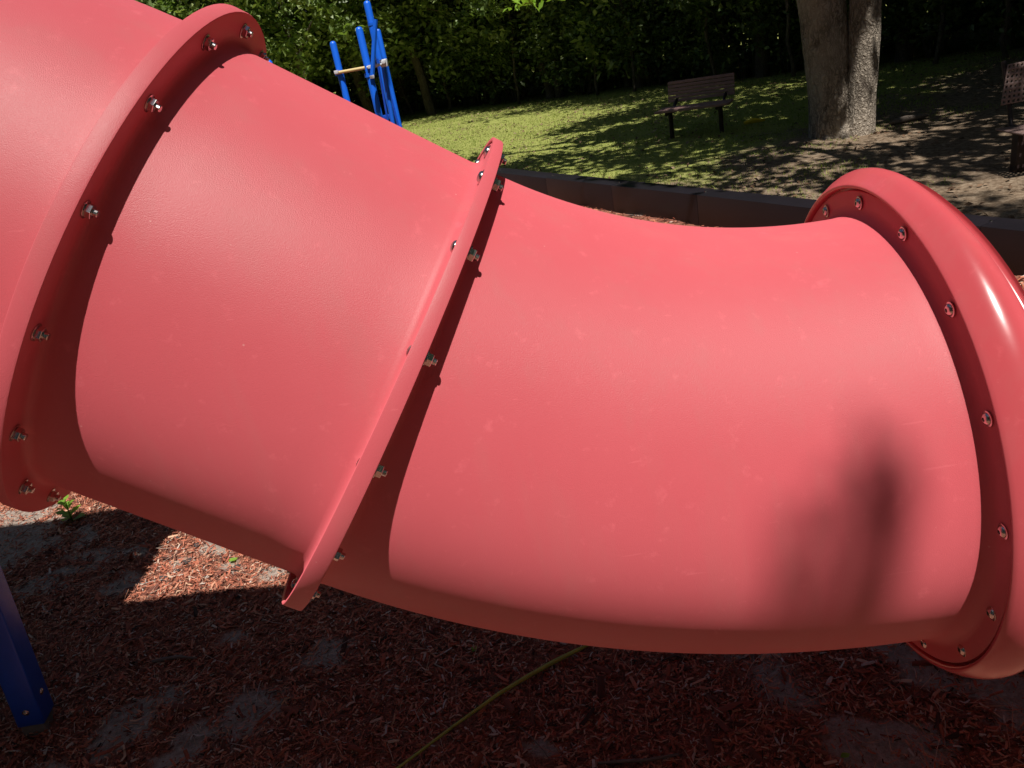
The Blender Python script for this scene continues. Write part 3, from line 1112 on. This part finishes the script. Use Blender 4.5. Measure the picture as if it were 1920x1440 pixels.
protos = [make_tree(101, 9.5, 4.4, 4.0), make_tree(102, 8.4, 4.0, 3.6), make_tree(103, 10.5, 4.7, 4.6)]
spots = [(-13, 1.2), (-9.8, 0.6), (-6.6, 0.9), (-3.6, 0.4), (-1.0, 0.9), (1.4, 0.3), (3.4, 0.8), (5.4, 0.4), (7.4, 0.7), (9.6, 0.3), (12.2, 0.6), (15, 0.8),
         (-8.2, 4.2), (-4.6, 4.0), (-0.2, 4.2), (3.0, 4.0), (6.6, 4.4), (10.6, 4.0)]
used = set()
for i, (x, dy) in enumerate(spots):
    k = i % 3
    o = protos[k] if k not in used else copy_tree(protos[k])
    used.add(k)
    o.location = (x, tl_y(x) + dy, -0.05)
    o.rotation_euler = (0, 0, i * 1.7)
    s = random.uniform(0.88, 1.12)
    o.scale = (s, s, s)
    tag(o, 'slim grey tree of the dark wood edge behind the lawn', 'tree', 'trees along the wood edge')
for i, (x, y) in enumerate(((-9, -8), (-4.5, -10.5), (0.5, -13), (6.5, -11), (10.5, -6.5), (12.5, 0), (-12, -2), (-12.5, 4.5), (15, 4.5), (-13, 11), (-8, -14), (3.5, -17), (-8.2, -3.0), (8.8, -4.0), (-5.5, -8.0), (9.5, 1.5))):  # unseen trees added to cut sky light in the shaded parts
    o = copy_tree(protos[i % 3])
    o.location = (x, y, -0.05)
    o.rotation_euler = (0, 0, i * 2.3)
    o.scale = (1.1, 1.1, 1.6)
    tag(o, 'tall unseen tree added round the playground to screen the sky', 'tree', 'unseen trees added around the playground')


# shrubs and low boughs in front of and between the trunks
def make_shrub(seed, rx, h, mat, n_cl, size):
    e = empty('shrub')
    rg = np.random.default_rng(seed)
    parts = []
    for i in range(7):
        an = rg.random() * 6.28
        P, rr = limb((rg.normal() * .1, rg.normal() * .1, -0.1), (math.cos(an) * rx * .7, math.sin(an) * rx * .7, h * rg.uniform(.55, .95)), 0.03, 0.008, (0, 0, .3), seed + i)
        parts.append(tube_vf(P, rr, 6))
    V, Fs = join_vf(parts)
    mesh_np('stem', V, Fs, M['bark_thin'], e, smooth=True)
    C, ct, cc = clumps(n_cl, 85, ellip(0, 0, h * .55, rx, rx, h * .47, 0.4), seed, 0.21)
    C = C[C[:, 2] > 0.03]
    leaf_object('foliage', C, np.resize(ct, len(C)), size, mat, e, seed + 3)
    return e


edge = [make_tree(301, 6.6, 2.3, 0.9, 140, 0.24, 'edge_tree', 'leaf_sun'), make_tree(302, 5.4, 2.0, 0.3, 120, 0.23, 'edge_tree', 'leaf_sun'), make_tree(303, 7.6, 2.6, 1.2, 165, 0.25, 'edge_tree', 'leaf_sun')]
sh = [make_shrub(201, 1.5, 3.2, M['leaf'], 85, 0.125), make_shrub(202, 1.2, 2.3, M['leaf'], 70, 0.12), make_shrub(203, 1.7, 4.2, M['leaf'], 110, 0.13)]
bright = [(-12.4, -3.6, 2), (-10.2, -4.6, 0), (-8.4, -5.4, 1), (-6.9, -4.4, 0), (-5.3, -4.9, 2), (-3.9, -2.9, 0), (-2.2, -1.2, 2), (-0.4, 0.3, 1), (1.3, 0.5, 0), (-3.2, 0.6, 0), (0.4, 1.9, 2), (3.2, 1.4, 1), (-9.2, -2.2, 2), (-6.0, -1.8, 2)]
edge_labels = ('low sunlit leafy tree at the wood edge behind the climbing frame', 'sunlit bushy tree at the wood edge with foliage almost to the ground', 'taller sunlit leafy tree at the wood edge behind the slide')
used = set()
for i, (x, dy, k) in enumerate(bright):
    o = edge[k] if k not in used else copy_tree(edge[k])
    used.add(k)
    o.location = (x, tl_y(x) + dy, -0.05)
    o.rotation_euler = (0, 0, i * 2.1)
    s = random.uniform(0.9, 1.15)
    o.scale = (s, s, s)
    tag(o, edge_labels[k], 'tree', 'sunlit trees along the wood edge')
dark = [(-2.9, 0.9, 1), (-1.6, 1.5, 2), (-0.7, .9, 1), (0.3, .7, 1), (1.2, 1.6, 0), (2.1, .7, 1), (2.9, 1.5, 2), (3.7, .9, 1), (4.5, 1.7, 0), (5.3, .8, 1), (6.2, 1.3, 2), (7.1, .8, 1), (8.0, 1.3, 0), (8.9, .8, 1),
        (9.8, 1.5, 2), (10.9, .9, 1), (12.6, 1.0, 1), (-5.0, 1.4, 1), (-7.4, 1.2, 1)]
used = set()
for i, (x, dy, k) in enumerate(dark):
    o = sh[k] if k not in used else copy_tree(sh[k])
    used.add(k)
    o.location = (x, tl_y(x) + dy, -0.05)
    o.rotation_euler = (0, 0, i * 2.1)
    s = random.uniform(0.85, 1.2)
    o.scale = (s, s, s * random.uniform(0.9, 1.1))
    if True:
        tag(o, ('middling shaded shrub under the trees at the back of the lawn', 'low shaded shrub under the trees at the back of the lawn', 'tall shaded shrub reaching the lower boughs at the back of the lawn')[k], 'shrub', 'shaded shrubs under the wood edge')

# thin saplings whose pale stems show against the dark wood
for i, (x_, y_) in enumerate(((850, 196), (970, 178), (790, 200), (1105, 168), (1165, 160), (1330, 150), (1460, 138), (1700, 112), (1840, 100))):
    d = px_ray(x_, y_)
    g = d * (-H / d[2]) if d[2] < 0 else d
    x = float(g[0]); y = float(tl_y(x) - 0.5)
    rg_ = np.random.default_rng(400 + i)
    z = np.linspace(-0.1, 4.2, 12)
    w = np.cumsum(rg_.normal(size=(12, 2)) * 0.05, 0)
    e = empty('sapling', (x, y, -0.05))
    mesh_np('trunk', *tube_vf(np.stack([w[:, 0], w[:, 1], z], -1), np.linspace(0.045, 0.018, 12), 8, wob=.1), M['bark_thin'], e, smooth=True)
    C = np.stack([w[2:, 0], w[2:, 1], z[2:]], -1)
    C = np.repeat(C, 34, 0) + rg_.normal(size=(10 * 34, 3)) * np.array([0.22, 0.22, 0.25]) + np.repeat(rg_.normal(size=(10, 3)) * np.array([.22, .22, 0]), 34, 0)
    leaf_object('crown', C, rg_.random(len(C)), 0.10, M['leaf'], e, 410 + i)
    tag(e, 'thin leafy sapling with a pale stem against the dark wood', 'sapling', 'saplings at the wood edge')

# the wood behind and an added unseen ring, one dark mass of leaves
rg_ = np.random.default_rng(55)
nw = 90000
x = rg_.uniform(-34, 30, nw)
y = tl_y(x) + 3.0 + rg_.random(nw) ** 0.8 * 9
z = rg_.random(nw) ** 0.9 * 11
nr = 60000
an_ = R(-215) + R(250) * rg_.random(nr)                 # unseen leaf ring added to block low sky light on the other sides
rr_ = 19 + 7 * rg_.random(nr)
C = np.concatenate([np.stack([x, y, z], -1), np.stack([1 + rr_ * np.cos(an_), 2 + rr_ * np.sin(an_), rg_.random(nr) ** .9 * 10], -1)])
nw = len(C)
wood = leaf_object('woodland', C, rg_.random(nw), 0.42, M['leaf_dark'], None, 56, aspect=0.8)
tag(wood, 'deep dark wood of broadleaf trees behind the lawn, with an unseen ring added round the park', kind='stuff')

# unseen tree behind the viewpoint; its branch tip is shaped to drop the soft shadow on the slide
bt = empty('shade_tree', (2.6, -7.2, 0))
tag(bt, 'tall leafy unseen tree behind the viewpoint with one long limb', 'tree')
BO = np.array([2.6, -7.2, 0])
TZ = 9.6
tip = np.array([0.4175, 0.9949, 1.1718]) + np.array(SUN_DIR) * ((TZ - 1.1718) / SUN_DIR.z) - BO
parts = [tube_vf(np.stack([np.linspace(0, .3, 12), np.linspace(0, -.2, 12), np.linspace(-.15, 7.5, 12)], -1), np.linspace(.27, .12, 12), 16, wob=.08)]
P, rr = limb((0.25, -.15, 6.2), tip - np.array([0, 0.16, 0]), 0.07, 0.012, (0, 0, .5), 9, 10)
parts.append(tube_vf(P, rr, 8))
for i in range(8):
    an = i * 2.4
    P2_, rr = limb((0.15, -.1, 5 + i * .25), (math.cos(an) * 2.2, math.sin(an) * 2.0 - 1.0, 6.5 + (i % 3)), .08, .02, (0, 0, .5), 90 + i)
    parts.append(tube_vf(P2_, rr, 8))
V, Fs = join_vf(parts)
mesh_np('trunk', V, Fs, M['bark'], bt, smooth=True, sharp=80)
C, ct, cc = clumps(170, 70, ellip(0.3, -1.3, 7.6, 3.0, 2.6, 2.0, 0.3), 91, 0.34)
leaf_object('crown', C, ct, 0.12, M['leaf'], bt, 92)
rg_ = np.random.default_rng(93)
C = tip + np.concatenate([np.stack([rg_.uniform(0.0, 0.055, 40), rg_.uniform(-0.20, -0.035, 40), rg_.uniform(-0.05, 0.05, 40)], -1),
                          np.stack([rg_.uniform(-0.13, 0.0, 27), rg_.uniform(-0.20, -0.085, 27), rg_.uniform(-0.05, 0.05, 27)], -1),
                          np.array([[0.0, 0.004, 0], [0.008, -.028, 0]])])
tag(leaf_object('leaf_sprig', C, rg_.random(len(C)), 0.06, M['leaf'], bt, 94, flat=2.0), kind='stuff')

# ------------------------------------------------------------------ mulch chips, litter, grass
def chips_vf(x, y, L, w, seed, zf):
    rg = np.random.default_rng(seed)
    n = len(x)
    th = rg.uniform(0, 2 * np.pi, n)
    pit = rg.normal(size=n) * 0.30
    rol = rg.normal(size=n) * 0.5
    t = np.stack([np.cos(th) * np.cos(pit), np.sin(th) * np.cos(pit), np.sin(pit)], -1)
    s0 = np.stack([-np.sin(th), np.cos(th), 0 * th], -1)
    up = np.cross(t, s0)
    s = s0 * np.cos(rol)[:, None] + up * np.sin(rol)[:, None]
    u = np.cross(t, s)
    L = L[:, None] * .5; w = w[:, None] * .5
    h = w * rg.uniform(0.3, 0.7, n)[:, None]
    C = np.stack([x, y, zf(x, y) + rg.uniform(-0.002, 0.016, n)], -1)
    bend = u * L * rg.normal(size=n)[:, None] * 0.12
    V = np.stack([C - t * L - s * w - bend, C - t * L + s * w * .8 - bend, C - t * L * .9 + u * h - bend,
                  C + t * L * .94 - s * w * .6 - bend, C + t * L + s * w * .9 - bend, C + t * L * .9 + u * h - bend,
                  C - s * w + bend, C + s * w + bend, C + u * h * 1.5 + bend], 1).reshape(-1, 3)
    i = np.arange(n)[:, None] * 9
    q = [[0, 6, 8, 2], [6, 3, 5, 8], [2, 8, 7, 1], [8, 5, 4, 7]]
    F4 = np.concatenate([i + np.array([k]) for k in q], 1).reshape(-1, 4)
    F3 = np.concatenate([i + np.array([k]) for k in ([0, 2, 1], [3, 4, 5])], 1).reshape(-1, 3)
    return V, [F4, F3]


def scatter(n, x0, x1, y0, y1, seed, keep):
    rg = np.random.default_rng(seed)
    x = rg.uniform(x0, x1, n); y = rg.uniform(y0, y1, n)
    k = rg.random(n) < keep(x, y)
    return x[k], y[k], rg


def in_bed(x, y):
    w = (x - B0[0]) * BN[0] + (y - B0[1]) * BN[1]
    return w > 0.0


def mulch_cover(x, y):
    return (1 - 0.80 * sand_mask(x, y)) * in_bed(x, y)


def chip_object(n, box, seed, lmin, lmax, label, tmul=1.0):
    x, y, rg = scatter(n, *box, seed, mulch_cover)
    L = np.exp(rg.normal(np.log(0.5 * (lmin + lmax)), 0.42, len(x))).clip(lmin * .5, lmax * 1.9)
    w = L * rg.uniform(0.10, 0.22, len(x)) + 0.0016
    V, Fs = chips_vf(x, y, L, w, seed + 1, zbed)
    t = np.clip(rg.normal(0.50, 0.22, len(x)), 0, 1)
    t *= tmul
    t = np.where(rg.random(len(x)) < .10, rg.uniform(0, .15, len(x)), t)
    t = np.where(rg.random(len(x)) < .06, rg.uniform(.9, 1, len(x)), t)
    tint = np.concatenate([np.repeat(t, 4), np.repeat(t, 2)])
    o = mesh_np('mulch_chips', V, Fs, M['chips'], tint=tint)
    tag(o, label, kind='stuff')
    return o


chip_object(185000, (-3.6, 1.4, 1.1, 4.1), 500, 0.006, 0.024, 'red shredded wood mulch lying beneath the slide')
chip_object(34000, (-2.0, 3.2, 3.2, 10.5), 510, 0.018, 0.045, 'red shredded wood mulch along the black border')

chip_object(7000, (-3.6, 1.4, 1.1, 4.1), 505, 0.022, 0.06, 'larger faded bark pieces mixed through the mulch', 0.45)
chip_object(16000, (1.35, 3.2, 0.6, 4.3), 508, 0.016, 0.045, 'red shredded wood mulch beyond the foot of the slide')
# fine pine straw and bark crumbs
x, y, rg_ = scatter(9000, -3.9, 1.7, 0.9, 4.3, 520, lambda a, b: 0.9 * in_bed(a, b))
V, Fs = chips_vf(x, y, rg_.uniform(0.03, 0.10, len(x)), np.full(len(x), 0.0016), 521, lambda a, b: zbed(a, b) + 0.008)
t = rg_.uniform(0.6, 1, len(x))
tag(mesh_np('straw_litter', V, Fs, M['chips'], tint=np.concatenate([np.repeat(t, 4), np.repeat(t, 2)])), 'thin dry straw strewn over the mulch', kind='stuff')


# grass blades on the lawn
def grass_mask(x, y):
    bare = np.clip(-0.11 * y + 1.02 + 0.085 * x, -0.02, 0.62) + 0.55 * (0.9 * vnoise(x, y, 1.7, 21) + vnoise(x, y, 0.45, 22))
    m = np.clip((0.86 - bare) / 0.2, 0, 1)
    return m * (~in_bed(x, y)) * (y < tl_y(x) - .2 + 1.5 * vnoise(x, y, 0.8, 23)) * np.where(((x - B0[0]) * BN[0] + (y - B0[1]) * BN[1]) < -0.12, 1, 0)


x, y, rg_ = scatter(230000, -4, 11, 4.2, 27, 600, lambda a, b: grass_mask(a, b) * np.clip(12.0 / b, 0.35, 1))
n = len(x)
hgt = rg_.uniform(0.014, 0.036, n) * (1 + 0.5 * (vnoise(x, y, 2.0, 24) > .62))
th = rg_.uniform(0, 6.28, n)
base = np.stack([x, y, zlawn(x, y) - .003], -1)
sv = np.stack([np.cos(th), np.sin(th), 0 * th], -1) * rg_.uniform(0.003, 0.007, n)[:, None] * (y / 9)[:, None].clip(.8, 1.3)
tipv = base + np.stack([rg_.normal(size=n) * .6 * hgt, rg_.normal(size=n) * .6 * hgt, hgt], -1)
V = np.stack([base - sv, base + sv, tipv], 1).reshape(-1, 3)
F = np.arange(3 * n).reshape(-1, 3)
t = np.clip(rg_.normal(.45, .22, n) + 0.35 * (vnoise(x, y, 1.1, 25) - .5), 0, 1)
tag(mesh_np('grass', V, F, M['grass'], tint=t), 'short thin park grass growing on the lawn', kind='stuff')

# fallen leaves on the lawn
x, y, rg_ = scatter(16000, -3, 11, 4.2, 26, 610, lambda a, b: (~in_bed(a, b)) * np.where(((a - B0[0]) * BN[0] + (b - B0[1]) * BN[1]) < -0.1, .25 + .75 * (vnoise(a, b, .9, 26) > .5), 0))
C = np.stack([x, y, zlawn(x, y) + rg_.uniform(0.004, .03, len(x))], -1)
lo = leaf_object('leaf_litter', C, rg_.random(len(C)), 0.055, M['litter'], None, 611, flat=2.5)
tag(lo, 'dry brown leaves scattered over the lawn', kind='stuff')


# ------------------------------------------------------------------ small single things on the mulch
def ground_pt(px, py, z=0.02):
    d = px_ray(px, py)
    return d * ((z - H) / d[2]) + np.array([0, 0, H])


def one_leaf(name, px, py, L, rot, label, mat):
    p = ground_pt(px, py, 0.03)
    e = np.linspace(0, 1, 7)
    wv = np.sin(e * np.pi) ** 0.8 * 0.33 * L
    V, F = [], []
    for i, (ee, ww) in enumerate(zip(e, wv)):
        V += [[(ee - .5) * L, -ww, 0.004 * math.sin(ee * 5)], [(ee - .5) * L, 0, -0.004], [(ee - .5) * L, ww, 0.006 * math.cos(ee * 4)]]
    for i in range(6):
        F += [[3 * i, 3 * i + 3, 3 * i + 4, 3 * i + 1], [3 * i + 1, 3 * i + 4, 3 * i + 5, 3 * i + 2]]
    o = mesh_np(name, np.array(V), np.array(F), mat, smooth=True, tint=np.full(12, .8))
    o.location = (p[0], p[1], zbed(p[0], p[1]) + 0.016)
    o.rotation_euler = (0.25, -0.2, rot)
    tag(o, label, 'leaf')
    return o


one_leaf('fallen_leaf', 435, 1043, 0.036, 0.4, 'single bright green leaf on sunlit red mulch', M['leaf_bright'])
one_leaf('fallen_leaf', 889, 1216, 0.028, 1.3, 'green leaf on shaded mulch near the long green stem', M['leaf_bright'])
one_leaf('fallen_leaf', 1585, 1418, 0.024, 0.2, 'small green leaf on shaded mulch beside a pale sand patch', M['leaf_bright'])

wp = ground_pt(133, 972)
weed = empty('weed', (wp[0], wp[1], float(zbed(wp[0], wp[1]))))
tag(weed, 'bright green weed sprouting from sunlit mulch by the slide', 'weed')
mesh_np('stem', *tube_vf([[0, 0, -.01], [.005, 0, .06], [.012, .004, .13]], [.004, .003, .0015], 6), M['leaf_bright'], weed, tint=None)
rg_ = np.random.default_rng(71)
for i in range(13):
    z = 0.012 + i * 0.0095
    an = i * 2.4
    L = 0.085 - i * 0.003
    dirv = np.array([math.cos(an), math.sin(an), 0.45 + i * .04]); dirv /= np.linalg.norm(dirv)
    side = np.cross(dirv, [0, 0, 1.0]); side /= np.linalg.norm(side)
    b0_ = np.array([0.0004 * i, 0, z])
    V = np.array([b0_, b0_ + dirv * L * .5 + side * L * .34, b0_ + dirv * L - np.array([0, 0, L * .2]), b0_ + dirv * L * .5 - side * L * .34])
    mesh_np('leaf', V, np.array([[0, 1, 2], [0, 2, 3]]), M['leaf_bright'], weed, tint=np.full(2, rg_.uniform(.5, 1)))

# long green stem
spx = [(1107, 1212), (1080, 1227), (1040, 1247), (990, 1278), (940, 1312), (895, 1341), (850, 1368), (790, 1408), (745, 1440), (715, 1464)]
P = np.array([ground_pt(a_, b_, 0.035) for a_, b_ in spx])
P[:, 2] = zbed(P[:, 0], P[:, 1]) + 0.028
o = mesh_np('plant_stem', *tube_vf(P, np.array([.0035, .006, .0068, .0062, .0054, .0048, .0042, .004, .0038, .0035]), 8, wob=.12), simple('stem_green', (0.36, 0.38, 0.06), 0.5, 0.4, 30), smooth=True)
tag(o, 'long yellow green plant stem lying across the shaded mulch', 'stem')


def stick(name, pix, rads, label, mat):
    P = np.array([ground_pt(a_, b_, 0.025) for a_, b_ in pix])
    P[:, 2] = zbed(P[:, 0], P[:, 1]) + 0.02
    o = mesh_np(name, *tube_vf(P, rads, 7, wob=.3), mat, smooth=True)
    tag(o, label, 'stick')


stick('stick', [(288, 1246), (310, 1241), (340, 1239), (372, 1243)], [.005, .007, .006, .003], 'short grey stick on shaded mulch left of the green stem', M['twig'])
stick('stick', [(1122, 1437), (1170, 1433), (1215, 1432), (1275, 1424)], [.003, .005, .005, .003], 'crooked pale twig at the edge of the shaded mulch', M['twig'])
stick('stick', [(975, 1372), (998, 1392), (1020, 1416), (1034, 1436)], [.0012, .0014, .0014, .001], 'hair thin dry straw on mulch right of the green stem', M['twig'])


def clod(px, py, s, label, mat):
    p = ground_pt(px, py, 0.03)
    bm = bmesh.new()
    bmesh.ops.create_icosphere(bm, subdivisions=2, radius=s)
    for v in bm.verts:
        n_ = 1 + 0.35 * math.sin(v.co.x * 210 + px) * math.cos(v.co.y * 260) + random.uniform(-.22, .22)
        v.co = Vector((v.co.x * 1.25 * n_, v.co.y * n_, v.co.z * .62 * n_))
    me = bpy.data.meshes.new('bark_clod'); bm.to_mesh(me); bm.free()
    me.materials.append(mat)
    o = bpy.data.objects.new('bark_clod', me); COL.objects.link(o)
    o.location = (p[0], p[1], zbed(p[0], p[1]) + s * .45)
    o.rotation_euler = (0, 0, px * .3)
    tag(o, label, 'bark clod')


cl_m = simple('bark_clod_dark', (0.07, 0.055, 0.052), 0.95, 0.5, 60, 0.6, 150)
clod(347, 1043, 0.017, 'dark crumbly clod of bark in the middle of the sunlit mulch', cl_m)
clod(302, 1076, 0.016, 'grey brown bark clod beside the shadow edge on sunlit mulch', cl_m)
clod(365, 1014, 0.013, 'dark bark clod under the lower edge of the slide', cl_m)
clod(330, 1000, 0.013, 'small dark clod at the corner of the sunlit mulch', cl_m)
clod(440, 1052, 0.010, 'flat dark bark flake beside the bright green leaf', cl_m)
clod(329, 1060, 0.009, 'little dark bark crumb between two larger clods', cl_m)

# grey log by the oak and stone
p0, p1_ = ground_pt(1668, 226, 0.0), ground_pt(1742, 211, 0.0)
P = np.linspace(p0, p1_, 9); P[:, 2] = zlawn(P[:, 0], P[:, 1]) + 0.025 + 0.015 * np.sin(np.linspace(0, 3, 9))
o = mesh_np('fallen_log', *tube_vf(P, [.01, .03, .036, .04, .036, .034, .03, .026, .01], 12, wob=.3), M['twig'], smooth=True)
tag(o, 'pale grey fallen log on the grass right of the oak trunk', 'log')
p0 = ground_pt(1411, 230, 0.0)
V, Fs = tube_vf([[p0[0] - .12, p0[1], .015], [p0[0], p0[1], .03], [p0[0] + .16, p0[1] - .06, .012]], [.02, .035, .015], 8, wob=.4)
o = mesh_np('yellow_ribbon', V, Fs, M['yellow'], smooth=True)
tag(o, 'crumpled yellow ribbon on the grass beside the slatted bench', 'ribbon')
